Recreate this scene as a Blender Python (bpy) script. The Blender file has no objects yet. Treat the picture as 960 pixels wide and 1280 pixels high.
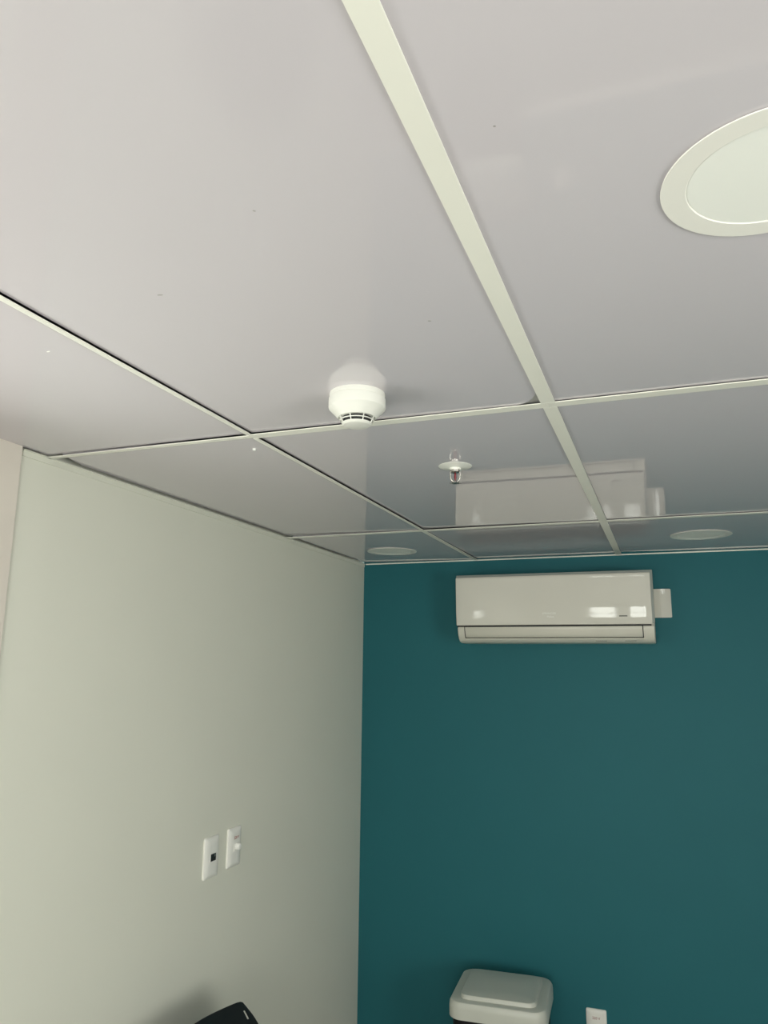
import bpy, bmesh, math, random
from mathutils import Vector, Matrix
random.seed(7)
scene = bpy.context.scene
C = scene.collection
PI = math.pi

# ------------------------------------------------------------------ camera
H = 2.30                        # underside of the suspended ceiling
CAM_Z = 1.82
yaw, pitch, roll, FPX = -0.357991563, 0.198782213, 0.0104874605, 945.76
cam_d = bpy.data.cameras.new('camera'); cam = bpy.data.objects.new('camera', cam_d); C.objects.link(cam)
fw = Vector((math.sin(yaw)*math.cos(pitch), math.cos(yaw)*math.cos(pitch), math.sin(pitch)))
rt = Vector((math.cos(yaw), -math.sin(yaw), 0)); up = rt.cross(fw)
r2 = rt*math.cos(roll) + up*math.sin(roll); u2 = up*math.cos(roll) - rt*math.sin(roll)
m3 = Matrix((r2, u2, -fw)).transposed()
cam.matrix_world = Matrix.Translation((0, 0, CAM_Z)) @ m3.to_4x4()
cam_d.sensor_fit = 'VERTICAL'; cam_d.sensor_height = 36.0; cam_d.lens = FPX/1280*36.0
cam_d.clip_start = 0.02; cam_d.clip_end = 100
scene.camera = cam

# ------------------------------------------------------------------ daylight
W = bpy.data.worlds.new('daylight'); scene.world = W; W.use_nodes = True
wn = W.node_tree.nodes; wl = W.node_tree.links
bg = wn['Background']; bg.inputs['Color'].default_value = (1.0, 0.985, 0.955, 1); bg.inputs['Strength'].default_value = 6.0
scene.view_settings.view_transform = 'Standard'; scene.view_settings.look = 'None'
scene.view_settings.gamma = 1.0; scene.view_settings.use_curve_mapping = False
scene.view_settings.exposure = 1.12
scene.cycles.use_denoising = True; scene.cycles.use_adaptive_sampling = False
scene.cycles.caustics_reflective = False; scene.cycles.caustics_refractive = False
scene.cycles.max_bounces = 10; scene.cycles.diffuse_bounces = 6; scene.cycles.glossy_bounces = 6

# room: left wall plane XL, right wall XR, teal end wall YB, wall behind the camera YR
XL, XR, YB, YR = -1.3716, 2.05, 3.3995, -1.45
TOP = 2.44                      # slab above the suspended ceiling
# window openings (a0, a1, z0, z1)
WIN_REAR = [(-0.76, -0.43, 0.95, 2.05), (-0.23, 0.85, 0.95, 2.05)]
WIN_LEFT = [(0.32, 1.09, 1.50, 1.97)]
WIN_RIGHT = [(-0.75, 0.65, 0.90, 2.00)]

def portal(name, loc, rot, sx, sy):
    l = bpy.data.lights.new(name, 'AREA'); l.shape = 'RECTANGLE'; l.size = sx; l.size_y = sy
    l.cycles.is_portal = True
    o = bpy.data.objects.new(name, l); C.objects.link(o); o.location = loc; o.rotation_euler = rot
for a0, a1, z0, z1 in WIN_REAR:
    portal('window_daylight', ((a0+a1)/2, YR-0.12, (z0+z1)/2), (PI/2, 0, 0), a1-a0, z1-z0)
for a0, a1, z0, z1 in WIN_LEFT:
    portal('window_daylight', (XL-0.12, (a0+a1)/2, (z0+z1)/2), (PI/2, 0, -PI/2), a1-a0, z1-z0)

for a0, a1, z0, z1 in WIN_RIGHT:
    portal('window_daylight', (XR+0.12, (a0+a1)/2, (z0+z1)/2), (PI/2, 0, PI/2), a1-a0, z1-z0)

# ------------------------------------------------------------------ materials
MATS = {}
def mat(name, col, rough=0.5, ior=1.5, metal=0.0, noise=None, bump=None, spec=None):
    """noise=(scale, amount) varies colour a little; bump=(scale, strength, distance) fine relief"""
    m = bpy.data.materials.new(name); m.use_nodes = True; MATS[name] = m
    n = m.node_tree.nodes; l = m.node_tree.links; b = n['Principled BSDF']
    b.inputs['Base Color'].default_value = (*col, 1); b.inputs['Roughness'].default_value = rough
    b.inputs['IOR'].default_value = ior; b.inputs['Metallic'].default_value = metal
    if spec is not None: b.inputs['Specular IOR Level'].default_value = spec
    tc = n.new('ShaderNodeTexCoord')
    if noise:
        t = n.new('ShaderNodeTexNoise'); t.inputs['Scale'].default_value = noise[0]; t.inputs['Detail'].default_value = 4
        l.new(tc.outputs['Object'], t.inputs['Vector'])
        r = n.new('ShaderNodeMix'); r.data_type = 'RGBA'
        k = noise[1]
        r.inputs[6].default_value = (*[c*(1-k) for c in col], 1); r.inputs[7].default_value = (*[min(1, c*(1+k)) for c in col], 1)
        l.new(t.outputs['Fac'], r.inputs[0]); l.new(r.outputs[2], b.inputs['Base Color'])
    if bump:
        t2 = n.new('ShaderNodeTexNoise'); t2.inputs['Scale'].default_value = bump[0]; t2.inputs['Detail'].default_value = 3
        l.new(tc.outputs['Object'], t2.inputs['Vector'])
        bp = n.new('ShaderNodeBump'); bp.inputs['Strength'].default_value = bump[1]; bp.inputs['Distance'].default_value = bump[2]
        l.new(t2.outputs['Fac'], bp.inputs['Height']); l.new(bp.outputs['Normal'], b.inputs['Normal'])
    return m
mat('panel', (0.665, 0.625, 0.665), 0.02, 1.72, noise=(2.0, 0.02), bump=(2.0, 0.03, 0.004))
mat('batten', (0.89, 0.88, 0.80), 0.35, noise=(6, 0.02))
mat('wall', (0.755, 0.755, 0.665), 0.7, noise=(3, 0.025), bump=(60, 0.05, 0.002))
mat('casing', (0.74, 0.68, 0.61), 0.5, noise=(9, 0.05))
mat('teal', (0.0165, 0.140, 0.166), 0.6, noise=(4, 0.04), bump=(90, 0.06, 0.002), spec=0.3)
mat('wall_plain', (0.60, 0.59, 0.54), 0.6, noise=(3, 0.03))
mat('floor', (0.32, 0.305, 0.275), 0.4, noise=(5, 0.08))
mat('slab', (0.20, 0.20, 0.20), 0.9, noise=(5, 0.2))
mat('skirting', (0.75, 0.74, 0.70), 0.4, noise=(5, 0.02))
mat('aluminium', (0.75, 0.75, 0.74), 0.35, metal=0.6, noise=(30, 0.03))
mat('white_plastic', (0.92, 0.92, 0.86), 0.35, noise=(8, 0.015))
mat('lamp_white', (0.89, 0.875, 0.82), 0.4, noise=(8, 0.01))
mat('diffuser', (0.93, 0.94, 0.89), 0.45, noise=(8, 0.01))
mat('detector', (0.82, 0.82, 0.765), 0.38, noise=(12, 0.01))
mat('dark_slot', (0.012, 0.012, 0.013), 0.6, noise=(40, 0.2))
mat('ac_gloss', (0.73, 0.71, 0.645), 0.05, 1.5, noise=(3, 0.01))
mat('ac_body', (0.70, 0.68, 0.60), 0.35, noise=(5, 0.015))
mat('ac_rim', (0.30, 0.33, 0.31), 0.5, noise=(5, 0.05))
mat('logo_white', (0.92, 0.92, 0.88), 0.3, noise=(5, 0.01))
mat('badge_dark', (0.10, 0.10, 0.09), 0.4, noise=(5, 0.05))
mat('plate', (0.88, 0.87, 0.82), 0.28, noise=(20, 0.01))
mat('socket_black', (0.02, 0.02, 0.02), 0.4, noise=(60, 0.2))
mat('print_red', (0.30, 0.05, 0.04), 0.5, noise=(60, 0.1))
mat('bulb_red', (0.22, 0.010, 0.018), 0.12, noise=(40, 0.1))
mat('chrome', (0.50, 0.48, 0.45), 0.22, metal=1.0, noise=(40, 0.05))
mat('dull_metal', (0.30, 0.29, 0.27), 0.35, metal=0.9, noise=(40, 0.1))
mat('bin_lid', (0.60, 0.61, 0.55), 0.32, noise=(6, 0.02))
mat('bin_black', (0.008, 0.008, 0.009), 0.5, noise=(20, 0.1), spec=0.25)
mat('chair_black', (0.008, 0.009, 0.010), 0.45, noise=(40, 0.15))
mat('chair_metal', (0.03, 0.03, 0.032), 0.35, metal=0.5, noise=(40, 0.1))
mat('scuff', (0.36, 0.34, 0.33), 0.6, noise=(60, 0.2))
mat('fleck_white', (0.92, 0.92, 0.88), 0.5, noise=(60, 0.02))
mat('patch_grey', (0.42, 0.42, 0.41), 0.3, noise=(20, 0.03))
def glass_mat():
    m = bpy.data.materials.new('pane_glass'); m.use_nodes = True; MATS['pane_glass'] = m
    n = m.node_tree.nodes; l = m.node_tree.links; n.remove(n['Principled BSDF'])
    t = n.new('ShaderNodeBsdfTransparent'); t.inputs['Color'].default_value = (0.95, 0.97, 0.95, 1)
    g = n.new('ShaderNodeBsdfGlossy'); g.inputs['Roughness'].default_value = 0.02
    f = n.new('ShaderNodeFresnel'); ge = n.new('ShaderNodeNewGeometry')
    io = n.new('ShaderNodeMapRange'); io.inputs['To Min'].default_value = 1.45; io.inputs['To Max'].default_value = 1/1.45   # same coating on both faces of the sheet
    l.new(ge.outputs['Backfacing'], io.inputs['Value']); l.new(io.outputs[0], f.inputs['IOR'])
    mx = n.new('ShaderNodeMixShader'); l.new(f.outputs[0], mx.inputs[0]); l.new(t.outputs[0], mx.inputs[1]); l.new(g.outputs[0], mx.inputs[2])
    l.new(mx.outputs[0], n['Material Output'].inputs['Surface'])
glass_mat()

# ------------------------------------------------------------------ helpers
def add_box(bm, x0, x1, y0, y1, z0, z1, bev=0.0, seg=2):
    vs = [bm.verts.new((x, y, z)) for x in (x0, x1) for y in (y0, y1) for z in (z0, z1)]
    fs = [(0,1,3,2), (4,6,7,5), (0,4,5,1), (2,3,7,6), (0,2,6,4), (1,5,7,3)]
    faces = [bm.faces.new([vs[i] for i in f]) for f in fs]
    if bev > 0:
        es = list({e for f in faces for e in f.edges})
        bmesh.ops.bevel(bm, geom=es, offset=bev, segments=seg, profile=0.5, affect='EDGES')
def box(*a, **k):
    bm = bmesh.new(); add_box(bm, *a, **k); return bm
def obj(name, bm, m, parent=None, smooth=None, loc=None):
    bmesh.ops.recalc_face_normals(bm, faces=bm.faces[:])
    me = bpy.data.meshes.new(name); bm.to_mesh(me); bm.free()
    me.materials.append(MATS[m])
    if smooth is not None:
        me.polygons.foreach_set('use_smooth', [True]*len(me.polygons)); me.set_sharp_from_angle(angle=math.radians(smooth))
    o = bpy.data.objects.new(name, me); C.objects.link(o)
    if parent: o.parent = parent
    if loc: o.location = loc
    return o
def tag(o, label, cat, group=None):
    o['label'] = label; o['category'] = cat
    if group: o['group'] = group
    return o
def thing(name, label, cat, loc=(0, 0, 0), rot=(0, 0, 0), group=None):
    o = bpy.data.objects.new(name, None); C.objects.link(o); o.location = loc; o.rotation_euler = rot
    o.empty_display_size = 0.05
    return tag(o, label, cat, group)
def struct(o, label=None):
    o['kind'] = 'structure'
    if label: o['label'] = label
    return o
def add_loft(bm, loops, cap0=True, cap1=True):
    """loops: lists of equal length of points, joined in order"""
    rows = [[bm.verts.new(p) for p in lp] for lp in loops]
    n = len(rows[0])
    for a, b in zip(rows, rows[1:]):
        for i in range(n):
            j = (i+1) % n; bm.faces.new((a[i], a[j], b[j], b[i]))
    if cap0: bm.faces.new(rows[0])
    if cap1: bm.faces.new(rows[-1])
    return rows
def circ(r, z, n=32, cx=0, cy=0):
    return [(cx+r*math.cos(2*PI*i/n), cy+r*math.sin(2*PI*i/n), z) for i in range(n)]
def lathe(prof, n=32, cap0=True, cap1=True):
    bm = bmesh.new(); add_loft(bm, [circ(r, z, n) for r, z in prof], cap0, cap1); return bm
def rrect(hx, hy, r, z, n=6, cx=0, cy=0):
    pts = []
    for k, (sx, sy) in enumerate(((1, 1), (-1, 1), (-1, -1), (1, -1))):
        for i in range(n+1):
            a = PI/2*k + PI/2*i/n
            pts.append((cx+sx*(hx-r)+r*math.cos(a), cy+sy*(hy-r)+r*math.sin(a), z))
    return pts
def add_tube(bm, pts, r, n=10):
    pts = [Vector(p) for p in pts]; loops = []
    ref = Vector((0.12, 0.31, 0.94)).normalized()
    for i, p in enumerate(pts):
        t = (pts[min(i+1, len(pts)-1)] - pts[max(i-1, 0)]).normalized()
        a = t.cross(ref).normalized(); b = t.cross(a).normalized()
        loops.append([p + r*(math.cos(2*PI*k/n)*a + math.sin(2*PI*k/n)*b) for k in range(n)])
    add_loft(bm, loops)
def tube(pts, r, n=10):
    bm = bmesh.new(); add_tube(bm, pts, r, n); return bm
def prism_x(prof, x0, x1, bev=0.0, seg=3, ang=35):
    """profile of (y, z) swept along x, edges sharper than ang rounded"""
    bm = bmesh.new(); add_loft(bm, [[(x0, y, z) for y, z in prof], [(x1, y, z) for y, z in prof]])
    bmesh.ops.recalc_face_normals(bm, faces=bm.faces[:])
    if bev:
        es = [e for e in bm.edges if len(e.link_faces) == 2 and e.calc_face_angle() > math.radians(ang)]
        bmesh.ops.bevel(bm, geom=es, offset=bev, segments=seg, profile=0.5, affect='EDGES')
    return bm
def text(name, s, size, m, parent, loc, rot, depth=0.0002, align='CENTER', space=1.0):
    cu = bpy.data.curves.new(name, 'FONT'); cu.body = s; cu.size = size; cu.align_x = align; cu.align_y = 'CENTER'
    cu.extrude = depth; cu.resolution_u = 2; cu.space_character = space
    t = bpy.data.objects.new(name, cu); C.objects.link(t)
    dg = bpy.context.evaluated_depsgraph_get()
    me = bpy.data.meshes.new_from_object(t.evaluated_get(dg)); bpy.data.objects.remove(t); bpy.data.curves.remove(cu)
    me.name = name; me.materials.clear(); me.materials.append(MATS[m])
    o = bpy.data.objects.new(name, me); C.objects.link(o); o.parent = parent; o.location = loc; o.rotation_euler = rot
    return o

# ------------------------------------------------------------------ shell of the room
T = 0.12
def wall_bm(axis, plane, outer, a0, a1, holes):
    """upright wall between plane and outer; holes along the wall (a0, a1, z0, z1)"""
    bm = bmesh.new(); p0, p1 = sorted((plane, outer))
    def bx(u0, u1, z0, z1):
        if axis == 'x': add_box(bm, p0, p1, u0, u1, z0, z1)
        else: add_box(bm, u0, u1, p0, p1, z0, z1)
    cur = a0
    for h0, h1, z0, z1 in sorted(holes):
        bx(cur, h0, 0, TOP); bx(h0, h1, 0, z0); bx(h0, h1, z1, TOP); cur = h1
    bx(cur, a1, 0, TOP)
    return bm
struct(obj('floor', box(XL-T, XR+T, YR-T, YB+T, -0.1, 0.0), 'floor'))
# the far part of the left wall stops at the ceiling; the recess behind it is added to darken that gap
bm = wall_bm('x', XL, XL-T, YR-T, 1.277, WIN_LEFT)
add_box(bm, XL-T, XL-0.022, 1.277, YB+T, 0, TOP); add_box(bm, XL-0.022, XL, 1.277, YB, 0, 2.2962)
wl_o = struct(obj('wall_left', bm, 'wall'), 'off-white painted wall with the two switch plates')
struct(obj('wall_back', wall_bm('y', YB, YB+T, XL, XR, []), 'teal'), 'teal painted end wall carrying the air conditioner')
struct(obj('wall_right', wall_bm('x', XR, XR+T, YR-T, YB+T, WIN_RIGHT), 'wall_plain'))
struct(obj('wall_rear', wall_bm('y', YR, YR-T, XL, XR, WIN_REAR), 'wall_plain'))
struct(obj('baseboard_left', box(XL, XL+0.012, 1.277, YB-0.012, 0, 0.07, bev=0.003), 'skirting'))
struct(obj('baseboard_back', box(XL, XR, YB-0.012, YB, 0, 0.07, bev=0.003), 'skirting'))
struct(obj('baseboard_right', box(XR-0.012, XR, YR+0.012, YB-0.012, 0, 0.07, bev=0.003), 'skirting'))
struct(obj('baseboard_rear', box(XL+0.012, XR-0.012, YR, YR+0.012, 0, 0.07, bev=0.003), 'skirting'))

def window(name, axis, plane, out, h):
    a0, a1, z0, z1 = h; s = 1 if out > plane else -1
    root = bpy.data.objects.new(name, None); C.objects.link(root); struct(root, 'aluminium window letting in daylight')
    w = 0.035
    def b(u0, u1, d0, d1, zz0, zz1):
        p0, p1 = sorted((plane+s*d0, plane+s*d1))
        return box(p0, p1, u0, u1, zz0, zz1) if axis == 'x' else box(u0, u1, p0, p1, zz0, zz1)
    bm = bmesh.new()
    for u0, u1, q0, q1 in ((a0, a0+w, z0, z1), (a1-w, a1, z0, z1), (a0+w, a1-w, z0, z0+w), (a0+w, a1-w, z1-w, z1)):
        t = b(u0, u1, 0.03, 0.09, q0, q1); me = bpy.data.meshes.new('t'); t.to_mesh(me); t.free(); bm.from_mesh(me); bpy.data.meshes.remove(me)
    obj('window_frame', bm, 'aluminium', root)
    zm = z0 + (z1-z0)*0.42
    obj('window_rail', b(a0+w, a1-w, 0.04, 0.08, zm-0.02, zm+0.02), 'aluminium', root)
    obj('pane', b(a0+w, a1-w, 0.058, 0.062, z0+w, zm-0.02), 'pane_glass', root)
    obj('pane', b(a0+w, a1-w, 0.058, 0.062, zm+0.02, z1-w), 'pane_glass', root)
    obj('window_sill', b(a0-0.02, a1+0.02, -0.03, 0.03, z0-0.02, z0), 'skirting', root)
window('window_1', 'y', YR, YR-T, WIN_REAR[0])
window('window_2', 'y', YR, YR-T, WIN_REAR[1])
window('window_3', 'x', XL, XL-T, WIN_LEFT[0])
window('window_4', 'x', XR, XR+T, WIN_RIGHT[0])
# beige casing beside the window in the left wall, slightly proud of the wall
struct(obj('trim_1', box(XL, XL+0.009, 1.115, 1.277, 0.0, 2.3035, bev=0.002), 'casing'), 'beige vertical casing strip at the near end of the left wall')

# ------------------------------------------------------------------ suspended ceiling
ceil = struct(obj('ceiling', box(XL-T, XR+T, YR-T, YB+T, TOP, TOP+0.08), 'slab'), 'suspended ceiling of glossy panels between white strips')
xs = [XL, -0.816, -0.1844, 0.4472, 1.0788, XR]
ys = [YR, 0.1405, 1.3643, 2.5878, YB]
FL = 0.0130                    # half width of a strip
ZB = 2.2985                    # top of a strip's flange
def strip(along, c, a0, a1, w0=FL, w1=FL):
    """flat strip; w0, w1 = how far it shows either side of its centre line"""
    if along == 'y': bm = box(c-w0, c+w1, a0, a1, ZB-0.002, ZB, 0.0004, 1)
    else: bm = box(a0, a1, c-w0, c+w1, ZB-0.002, ZB, 0.0004, 1)
    return obj('ceiling_strip', bm, 'batten', ceil)
for x in xs[1:-1]:
    for y0, y1 in zip(ys, ys[1:]):
        a = y0+FL*(y0 != YR); b = y1-FL*(y1 != YB)
        w = (0.0045, 0.0065) if x == xs[1] and y1 < YB else (0.009, 0.009) if x == xs[1] else (FL, FL)
        strip('y', x, a+0.0004, b-0.0004, *w)
for y in ys[1:-1]:
    for x0, x1 in zip(xs, xs[1:]):
        w = (0.0085, 0.0065) if x0 == XL and y == ys[2] else (FL, FL)
        strip('x', y, x0+0.0001, x1-0.0001, *w)
# wall angles
def angle(name, pts, lab=None, m='batten'):
    bm = bmesh.new()
    for p in pts: add_box(bm, *p)
    return struct(obj(name, bm, m), lab)
A = 0.010
angle('trim_2', [(XL, XL+0.0025, 1.285, YB, ZB-0.016, ZB-0.002), (XL, XL+0.006, 1.285, YB, ZB-0.002, ZB)], 'thin pale angle strip along the top of the left wall', 'wall')
angle('trim_3', [(XL+A, XR, YB-0.005, YB, ZB-0.002, ZB), (XL+A, XR, YB-0.0015, YB, ZB-0.005, ZB-0.002)], 'thin pale angle strip along the top of the teal wall')
angle('trim_4', [(XR-A, XR, YR, YB, ZB-0.002, ZB)])
angle('trim_5', [(XL+A, XR-A, YR, YR+A, ZB-0.002, ZB)])
# panels: bottom face is the plane z = ZB + l0 + lx*u + ly*v  (u, v in 0..1 over the cell); corner cuts as extra outline points
INS = 0.0085
def panel(i, j, l=(0.0004, 0, 0), ins=None, outline=None):
    x0, x1, y0, y1 = xs[i], xs[i+1], ys[j], ys[j+1]
    ex0, ex1, ey0, ey1 = ins or (INS, INS, INS, INS)
    ax, bx_, ay, by = x0+ex0, x1-ex1, y0+ey0, y1-ey1
    pts = outline(ax, bx_, ay, by) if outline else [(ax, ay), (bx_, ay), (bx_, by), (ax, by)]
    def z(x, y): return ZB + l[0] + l[1]*(x-x0)/(x1-x0) + l[2]*(y-y0)/(y1-y0)
    bm = bmesh.new()
    add_loft(bm, [[(x, y, z(x, y)) for x, y in pts], [(x, y, z(x, y)+0.003) for x, y in pts]])
    return obj('ceiling_panel', bm, 'panel', ceil)
def corner_cut(a, b, c, d):
    arc = [(b-0.050*(1-math.cos(k*PI/12)), d-0.092*(1-math.sin(k*PI/12))) for k in range(7)]
    return [(a, c), (b, c)] + arc + [(a, d)]
G = 0.0060                      # panel edge clear of a narrow strip
special = {
    (0, 1): dict(l=(0.0004, 0, 0.0034), ins=(0.004, 0.0035, INS, 0.0083)),
    (1, 1): dict(l=(0.0036, -0.0030, 0.0004), ins=(0.0064, 0.010, INS, 0.011), outline=corner_cut),
    (2, 1): dict(l=(0.0008, 0.0, 0.0010), ins=(0.010, INS, INS, 0.0118)),
    (0, 2): dict(l=(0.0065, -0.0058, 0.0006), ins=(0.0062, 0.0035, 0.0055, 0.010),
                 outline=lambda a, b, c, d: [(a+0.030, c), (b, c), (b, d), (a, d), (a, c+0.10)]),
    (1, 2): dict(l=(0.0042, -0.0034, 0.0006), ins=(0.0064, 0.010, INS, 0.012)),
    (2, 2): dict(l=(0.0012, -0.0004, 0.0012), ins=(0.0128, INS, INS, 0.0115)),
    (0, 3): dict(l=(0.0060, -0.0050, 0.0002), ins=(0.0062, 0.008, INS, 0.004),
                 outline=lambda a, b, c, d: [(a+0.016, c), (b, c), (b, d), (a, d), (a+0.004, c+0.25)]),
    (1, 3): dict(l=(0.0012, 0.0, 0.0030), ins=(0.0088, INS, INS, 0.007)),
    (2, 3): dict(l=(0.0016, 0.0, 0.0020), ins=(0.0128, INS, INS, 0.006),
                 outline=lambda a, b, c, d: [(a, c), (b, c), (b, d), (a+0.34, d), (a, d-0.050)]),
}
P = {}
for i in range(len(xs)-1):
    for j in range(len(ys)-1):
        P[i, j] = panel(i, j, **special.get((i, j), {}))
# grey packing piece seen through the rounded corner of one panel
obj('corner_patch', box(-0.30, -0.186, 1.20, 1.362, ZB+0.0050, ZB+0.0075), 'patch_grey', ceil)

# ------------------------------------------------------------------ scuffs and flecks on the panels
def scuff(px, x, y, w, d, rot, m):
    bm = bmesh.new(); n = 8
    c, s = math.cos(rot), math.sin(rot)
    lp = [(x+c*w*math.cos(2*PI*k/n)-s*d*math.sin(2*PI*k/n), y+s*w*math.cos(2*PI*k/n)+c*d*math.sin(2*PI*k/n)) for k in range(n)]
    i, j = px; q = special[px]['l']
    zz = ZB + q[0] + q[1]*(x-xs[i])/(xs[i+1]-xs[i]) + q[2]*(y-ys[j])/(ys[j+1]-ys[j]) - 0.0003
    add_loft(bm, [[(a, b, zz+0.002) for a, b in lp], [(a, b, zz) for a, b in lp]])
    return bm

# ------------------------------------------------------------------ downlights
def downlight(loc, label):
    t = thing('recessed_downlight', label, 'downlight', loc, group='round recessed downlights')
    R = 0.1075
    # lip, cone sloping up into the lamp, diffuser
    obj('lamp_ring', lathe([(R-0.004, 0.002), (R-0.004, -0.0010), (R, -0.0014), (R-0.0005, -0.0024), (R*0.772, -0.0022), (R*0.765, -0.0014), (R*0.765, 0.002)], 64, False, False), 'lamp_white', t, 18)
    obj('diffuser', lathe([(R*0.764, 0.002), (R*0.764, -0.0008), (R*0.758, -0.0012), (0.001, -0.0012)], 64, True, True), 'diffuser', t)
    obj('lamp_housing', lathe([(R*0.86, 0.0035), (R*0.86, 0.030), (R*0.5, 0.034)], 32), 'aluminium', t, 30)
    return t
downlight((0.1255, 0.760, ZB+0.0013), 'large white downlight at the right edge, nearest of the three')
downlight((0.1310, 2.985, ZB+0.0026), 'white downlight close to the teal wall, right of the air conditioner')
downlight((-1.1060, 3.060, ZB+0.0036), 'white downlight in the far left corner above the teal wall')

# ------------------------------------------------------------------ smoke detector
t = thing('smoke_detector', 'round white smoke detector with black vent slots hanging from the ceiling', 'smoke detector', (-0.505, 1.205, ZB+0.0025))
obj('mounting_base', lathe([(0.0500, 0.0), (0.0505, -0.002), (0.0505, -0.0085), (0.0495, -0.0095)], 64), 'detector', t, 30)
obj('body', lathe([(0.0490, -0.0090), (0.0512, -0.0098), (0.0516, -0.012), (0.0516, -0.0270), (0.0512, -0.0285), (0.0500, -0.0298), (0.0345, -0.0458), (0.0335, -0.0462), (0.0325, -0.0452), (0.001, -0.0452)], 64, True, True), 'detector', t, 22)
obj('vent_chamber', lathe([(0.0265, -0.0448), (0.0225, -0.0565)], 48), 'dark_slot', t, 40)
obj('vent_ring', lathe([(0.0311, -0.0503), (0.0278, -0.0497), (0.0270, -0.0509), (0.0302, -0.0517), (0.0311, -0.0503)], 64, False, False), 'detector', t, 40)
for k in range(8):
    a = math.radians(-67.3+22.5+45*k); c, s = math.cos(a), math.sin(a)
    obj('vent_rib', tube([(0.0325*c, 0.0325*s, -0.0454), (0.0268*c, 0.0268*s, -0.0566)], 0.0010, 6), 'detector', t)
obj('end_cap', lathe([(0.0235, -0.0552), (0.0272, -0.0557), (0.0270, -0.0570), (0.0238, -0.0596), (0.0225, -0.0600), (0.001, -0.0603)], 48), 'detector', t, 22)

# ------------------------------------------------------------------ sprinkler
t = thing('fire_sprinkler', 'small pendant fire sprinkler with red bulb and white cover disc', 'sprinkler', (-0.4695, 1.752, ZB+0.0024), rot=(0, 0, 0.25))
obj('escutcheon', lathe([(0.0410, 0.000), (0.0415, -0.0004), (0.0410, -0.0010), (0.0300, -0.0034), (0.0180, -0.0052), (0.0140, -0.0058), (0.0135, -0.0105), (0.001, -0.0105)], 56), 'white_plastic', t, 30)
obj('body', lathe([(0.0125, -0.0105), (0.0125, -0.0150), (0.0095, -0.0165), (0.0070, -0.0180), (0.001, -0.0182)], 24), 'chrome', t, 30)
for s in (-1, 1):
    obj('frame_arm', tube([(s*0.0115, 0, -0.0135), (s*0.0120, 0, -0.0200), (s*0.0118, 0, -0.0270), (s*0.0100, 0, -0.0330), (s*0.0065, 0, -0.0380), (s*0.0020, 0, -0.0405)], 0.0019, 8), 'chrome', t, 60)
obj('bulb', lathe([(0.0010, -0.0178), (0.0028, -0.0190), (0.0030, -0.0300), (0.0022, -0.0325), (0.0022, -0.0338), (0.0010, -0.0370)], 14), 'bulb_red', t, 60)
obj('boss', lathe([(0.0020, -0.0360), (0.0042, -0.0385), (0.0042, -0.0430), (0.001, -0.0440)], 16), 'chrome', t, 40)
bm = bmesh.new(); lo = []; n = 48
for z in (-0.0422, -0.0432):
    lo.append([((0.0135 if (k//2) % 2 else 0.0095)*math.cos(2*PI*k/n), (0.0135 if (k//2) % 2 else 0.0095)*math.sin(2*PI*k/n), z) for k in range(n)])
add_loft(bm, lo); obj('deflector', bm, 'dull_metal', t)

# ------------------------------------------------------------------ air conditioner
ac = thing('air_conditioner', 'white glossy split air conditioner mounted high on the teal wall', 'air conditioner', (-0.461, YB, 1.915))
def yz(d, z): return (-d, z-1.915)
# housing: flat back, curved lower front
body = [(0.0, 2.190), (0.168, 2.190), (0.172, 2.10), (0.165, 2.00), (0.165, 1.9835), (0.178, 1.9830), (0.1765, 1.970), (0.170, 1.950), (0.158, 1.932), (0.140, 1.919), (0.115, 1.915), (0.0, 1.915)]
obj('housing', prism_x([yz(*p) for p in body], -0.3985, 0.4090, bev=0.006, seg=3, ang=50), 'ac_body', ac, 35)
rim = [(0.166, 2.2065), (0.177, 2.2065), (0.1775, 2.10), (0.1775, 1.992), (0.166, 1.992)]
obj('panel_rim', prism_x([yz(*p) for p in rim], -0.4030, 0.4120, bev=0.003, seg=2, ang=60), 'ac_rim', ac, 35)
def fd(z):                       # depth of the glossy cover, tucking in towards its lower edge
    d = 0.190 + max(0, z-2.075)*0.02 - max(0, z-2.188)**2*40
    if z < 2.075: d -= (2.075-z)**2/(2*0.42)
    return d
zs = [2.1955 - (2.1955-1.9885)*k/26 for k in range(27)]
bm = bmesh.new(); nx = 24
front = []
hw = 0.4025
for z in zs:
    row = []
    for k in range(nx+1):
        u = -1+2*k/nx
        row.append(bm.verts.new((u*hw, -(fd(z) - 0.004*abs(u)**10), z-1.915)))
    front.append(row)
for a, b in zip(front, front[1:]):
    for i in range(nx): bm.faces.new((a[i], a[i+1], b[i+1], b[i]))
# return edges round the cover to its back
bed = [e for e in bm.edges if e.is_boundary]
r = bmesh.ops.extrude_edge_only(bm, edges=bed)
vs = [v for v in r['geom'] if isinstance(v, bmesh.types.BMVert)]
for v in vs: v.co.y = -0.1765
bmesh.ops.recalc_face_normals(bm, faces=bm.faces[:])
es = [e for e in bm.edges if len(e.link_faces) == 2 and e.calc_face_angle() > math.radians(50)]
bmesh.ops.bevel(bm, geom=es, offset=0.0035, segments=3, profile=0.5, affect='EDGES')
cover = obj('front_cover', bm, 'ac_gloss', ac, 40)
obj('seam_shade', box(-0.398, 0.398, -0.174, -0.160, 1.9815-1.915, 1.9925-1.915), 'dark_slot', ac)  # black strip stands in for the shade inside the seam
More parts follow.
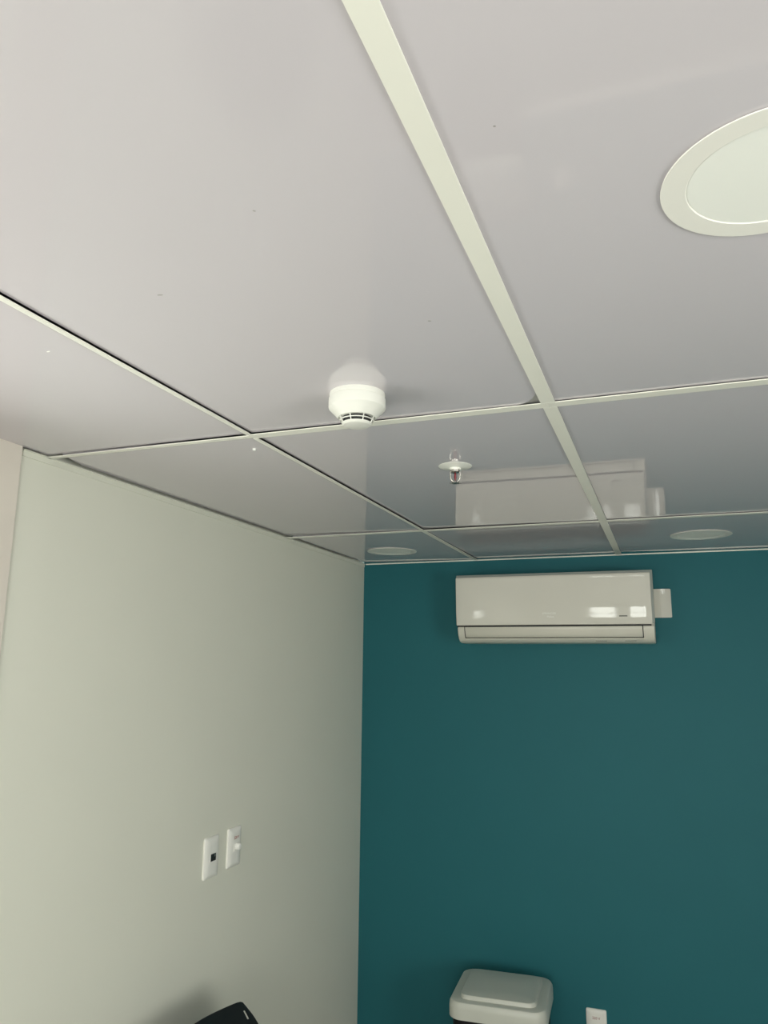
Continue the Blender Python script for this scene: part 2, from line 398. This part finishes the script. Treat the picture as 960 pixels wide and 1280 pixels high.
# swing louver
lou = [(0.1735, 1.9815), (0.1815, 1.9815), (0.1800, 1.970), (0.1745, 1.953), (0.1655, 1.9380), (0.1600, 1.9405), (0.1690, 1.956), (0.1725, 1.970)]
obj('louver', prism_x([yz(*p) for p in lou], -0.3640, 0.3630, bev=0.0008, seg=1, ang=60), 'ac_body', ac, 50)
obj('louver_gap_shade', prism_x([yz(*p) for p in [(0.1700, 1.9828), (0.1788, 1.9828), (0.1775, 1.970), (0.1716, 1.9515), (0.1618, 1.9348), (0.1560, 1.938)]], -0.3675, 0.3665), 'dark_slot', ac)  # black solid, shade of the gap round the louver put into its colour
obj('lower_lip', prism_x([yz(*p) for p in [(0.1520, 1.9290), (0.1600, 1.9330), (0.1635, 1.9352), (0.1650, 1.9335), (0.1610, 1.9290), (0.1530, 1.9240)]], -0.3655, 0.3655), 'ac_body', ac)
for x in (0.20, 0.315):
    obj('slit_shade', box(x-0.022, x+0.022, -0.150, -0.146, 1.9225-1.915, 1.9275-1.915), 'badge_dark', ac)  # dark boxes standing in for shaded slits on the underside
def on_cover(x, z): return (x, -(fd(z)+0.0004), z-1.915)
def tilt(z): return math.atan2(fd(z+0.002)-fd(z-0.002), 0.004)
text('logo_print', 'SPRINGER', 0.0115, 'logo_white', cover, on_cover(-0.002, 2.0350), (PI/2+tilt(2.035), 0, 0), space=1.15)
text('logo_print', 'Midea', 0.0120, 'logo_white', cover, on_cover(0.003, 2.0215), (PI/2+tilt(2.0215), 0, 0))
bm = box(-0.016, 0.016, -0.0004, 0.0004, -0.0022, 0.0022, bev=0.0003)
o = obj('badge', bm, 'badge_dark', cover); o.location = on_cover(0.2925, 2.0215); o.rotation_euler = (tilt(2.02), 0, 0)

# ------------------------------------------------------------------ wall plates
def plate_bm(w, h, d=0.011):
    """plate lying in its own xz plane, front towards -y"""
    bm = bmesh.new()
    def lp(hx, hz, r, y): return [(x, y, z) for x, z, _ in rrect(hx, hz, r, 0)]
    add_loft(bm, [lp(w/2, h/2, 0.006, 0), lp(w/2, h/2, 0.006, -0.0035), lp(w/2-0.001, h/2-0.001, 0.0055, -0.0052), lp(w/2-0.006, h/2-0.005, 0.005, -0.0080), lp(w/2-0.014, h/2-0.010, 0.004, -0.0100), lp(w/2-0.022, h/2-0.016, 0.003, -d)])
    return bm
# blank cover plate beside the air conditioner
t = thing('blank_cover_plate', 'blank white cover plate on the teal wall beside the air conditioner', 'wall plate', (-0.0195, YB, 2.0835))
prof = [(-0.036 + 0.072*k/12) for k in range(13)]
bm = bmesh.new()
fr = [(x, -(0.011 - 0.004*(x/0.036)**2)) for x in prof]
add_loft(bm, [[(x, y, z) for x, y in fr] + [(0.036, 0, z), (-0.036, 0, z)] for z in (-0.060, 0.060)])
es = [e for e in bm.edges if abs(e.verts[0].co.y-e.verts[1].co.y) > 0.004 and abs(e.verts[0].co.z-e.verts[1].co.z) < 1e-5]
bmesh.ops.bevel(bm, geom=es, offset=0.0045, segments=3, profile=0.5, affect='EDGES')
obj('cover', bm, 'ac_gloss', t, 25)
obj('centre_ridge', box(-0.0075, -0.0050, -0.0122, -0.009, -0.0580, 0.0580, bev=0.0006), 'ac_gloss', t)

RL = (0, 0, PI/2)      # faces +x
t = thing('network_outlet_plate', 'white wall plate with one dark rectangular port on the left wall', 'wall plate', (XL, 2.1625, 1.2305), RL)
o = obj('plate', plate_bm(0.078, 0.121), 'plate', t, 25)
obj('port_frame', box(-0.0165, 0.0165, -0.0118, -0.009, -0.0125, 0.0135, bev=0.0005), 'plate', o)
obj('port', box(-0.0140, 0.0140, -0.0122, -0.0105, -0.0100, 0.0110), 'socket_black', o)
obj('port_pin_block', box(0.0045, 0.0115, -0.0124, -0.0115, 0.0015, 0.0090), 'dull_metal', o)
t = thing('power_outlet_plate', 'white 220 V outlet plate with protruding cap on the left wall', 'wall plate', (XL, 2.2955, 1.2335), RL)
o = obj('plate', plate_bm(0.078, 0.121), 'plate', t, 25)
text('voltage_print', '220 V', 0.0125, 'print_red', o, (0.002, -0.0112, 0.029), (PI/2, 0, 0))
obj('socket_module', box(-0.013, 0.016, -0.0122, -0.010, -0.0130, 0.0120, bev=0.0006), 'plate', o)
c = obj('safety_cap', lathe([(0.0105, -0.002), (0.0105, 0.0085), (0.0090, 0.0120), (0.0045, 0.0135), (0.001, 0.0138)], 24), 'logo_white', o, 35)
c.location = (0.0045, -0.0118, 0.002); c.rotation_euler = (PI/2, 0, 0)

t = thing('power_outlet_plate', 'white 220 V outlet plate low on the teal wall beside the bin', 'wall plate', (-0.3570, YB, 0.4380))
o = obj('plate', plate_bm(0.078, 0.121), 'plate', t, 25)
text('voltage_print', '220 V', 0.0125, 'print_red', o, (0.000, -0.0112, 0.0300), (PI/2, 0, 0))
obj('socket_module', box(-0.0185, 0.0185, -0.0122, -0.010, -0.0230, 0.0130, bev=0.0006), 'plate', o)
for x, z in ((-0.0095, -0.004), (0.0095, -0.004), (0, 0.0035)):
    c = obj('socket_hole', lathe([(0.0027, -0.001), (0.0027, 0.0008)], 14), 'socket_black', o); c.location = (x, -0.0120, z+0.002); c.rotation_euler = (PI/2, 0, 0)

# ------------------------------------------------------------------ waste bin
t = thing('waste_bin', 'black waste bin with pale grey raised lid against the teal wall', 'bin', (-0.672, 3.130, 0), (0, 0, math.radians(3.5)))
HX, HY, ZL = 0.178, 0.172, 0.625
bm = bmesh.new()
add_loft(bm, [rrect(HX*0.78, HY*0.78, 0.04, 0.0), rrect(HX*0.80, HY*0.80, 0.045, 0.01), rrect(HX*0.945, HY*0.945, 0.05, ZL-0.058)])
obj('bin_body', bm, 'bin_black', t, 40)
lid = [(1.0, 0.058, -0.062, 0.052), (1.0, 0.058, -0.030, 0.052), (0.992, 0.057, -0.016, 0.052), (0.965, 0.055, -0.0075, 0.050), (0.925, 0.052, -0.0045, 0.048),
       (0.80, 0.04, -0.0065, 0.036), (0.785, 0.036, -0.0065, 0.034), (0.775, 0.034, 0.0035, 0.032), (0.762, 0.032, 0.0065, 0.030), (0.735, 0.030, 0.0075, 0.028), (0.25, 0.01, 0.0070, 0.01)]
bm = bmesh.new(); add_loft(bm, [rrect(HX-(1-k)*0.178, HY-(1-k)*0.178, r, ZL+dz, 8) for k, _, dz, r in lid])
obj('lid', bm, 'bin_lid', t, 28)
obj('pedal', box(-0.05, 0.05, -0.21, -0.12, 0.015, 0.028, bev=0.004), 'bin_black', t)

# ------------------------------------------------------------------ chair by the left wall
ch = thing('plastic_chair', 'black plastic chair with slotted backrest against the left wall', 'chair', (-0.92, 1.86, 0), (0, 0, 0))
NU, NV = 44, 30
def back_pt(u, v):
    """u -1..1 across (along y), v 0..1 downwards; local origin under the seat centre"""
    hwid = 0.215 + 0.075*math.sin(min(1, v*1.6)*PI/2)**0.9 - 0.05*max(0, v-0.6)
    zt = 0.9110 - 0.0175*math.sqrt(u*u+0.04)
    a = max(0, abs(u)-0.86)/0.14
    drop = 0.018*(1-math.sqrt(max(0, 1-a*a)))
    z = zt - v*0.37 - drop*(1-v)**6
    x = -0.285 + 0.10*v**0.8 + 0.028*u*u
    return (x, u*hwid, z)
bm = bmesh.new()
g = [[bm.verts.new(back_pt(-1+2*i/NU, (j/NV)**1.0)) for i in range(NU+1)] for j in range(NV+1)]
slot_cols = (2, NU-3); slot_rows = [(2, 3), (6, 7), (10, 11), (14, 15), (18, 19)]
for j in range(NV):
    for i in range(NU):
        if i in slot_cols and any(a <= j <= b for a, b in slot_rows): continue
        bm.faces.new((g[j][i], g[j][i+1], g[j+1][i+1], g[j+1][i]))
bmesh.ops.recalc_face_normals(bm, faces=bm.faces[:])
bmesh.ops.solidify(bm, geom=bm.faces[:], thickness=0.005)
obj('backrest', bm, 'chair_black', ch, 40)
bm = bmesh.new()
add_loft(bm, [rrect(0.205, 0.215, 0.06, 0.425), rrect(0.222, 0.232, 0.07, 0.435), rrect(0.225, 0.235, 0.07, 0.446), rrect(0.205, 0.215, 0.06, 0.452), rrect(0.12, 0.12, 0.04, 0.446)])
obj('seat', bm, 'chair_black', ch, 50)
for sy in (-1, 1):
    obj('leg', tube([(0.17, sy*0.19, 0.43), (0.185, sy*0.205, 0.3), (0.22, sy*0.235, 0.0)], 0.011), 'chair_metal', ch, 60)
    obj('leg', tube([(-0.16, sy*0.19, 0.43), (-0.185, sy*0.205, 0.3), (-0.235, sy*0.235, 0.0)], 0.011), 'chair_metal', ch, 60)
    obj('back_support', tube([(-0.10, sy*0.17, 0.428), (-0.185, sy*0.17, 0.435), (-0.205, sy*0.17, 0.50), (-0.215, sy*0.17, 0.62)], 0.010), 'chair_metal', ch, 60)

# ------------------------------------------------------------------ marks on the panels (children of their panels)
for key, args in (((2, 1), (-0.121, 0.599, 0.0013, 0.0011, 0.3, 'scuff')), ((1, 1), (-0.394, 0.642, 0.0018, 0.0010, 0.8, 'scuff')),
                  ((1, 1), (-0.611, 0.770, 0.0040, 0.0013, 0.2, 'scuff')), ((1, 1), (-0.293, 0.960, 0.0026, 0.0018, 0.5, 'scuff'))):
    bm = scuff(key, *args[:5], None)
    obj('scuff_mark', bm, args[5], P[key])
obj('paint_fleck', scuff((0, 1), -0.896, 0.868, 0.0040, 0.0016, -0.2, None), 'fleck_white', P[0, 1])
bm = lathe([(0.0040, 0.004), (0.0040, -0.0010), (0.0030, -0.0030), (0.001, -0.0036)], 14)
o = obj('screw_head', bm, 'fleck_white', P[0, 2], 40); o.location = (-0.863, 1.457, ZB+0.0005)
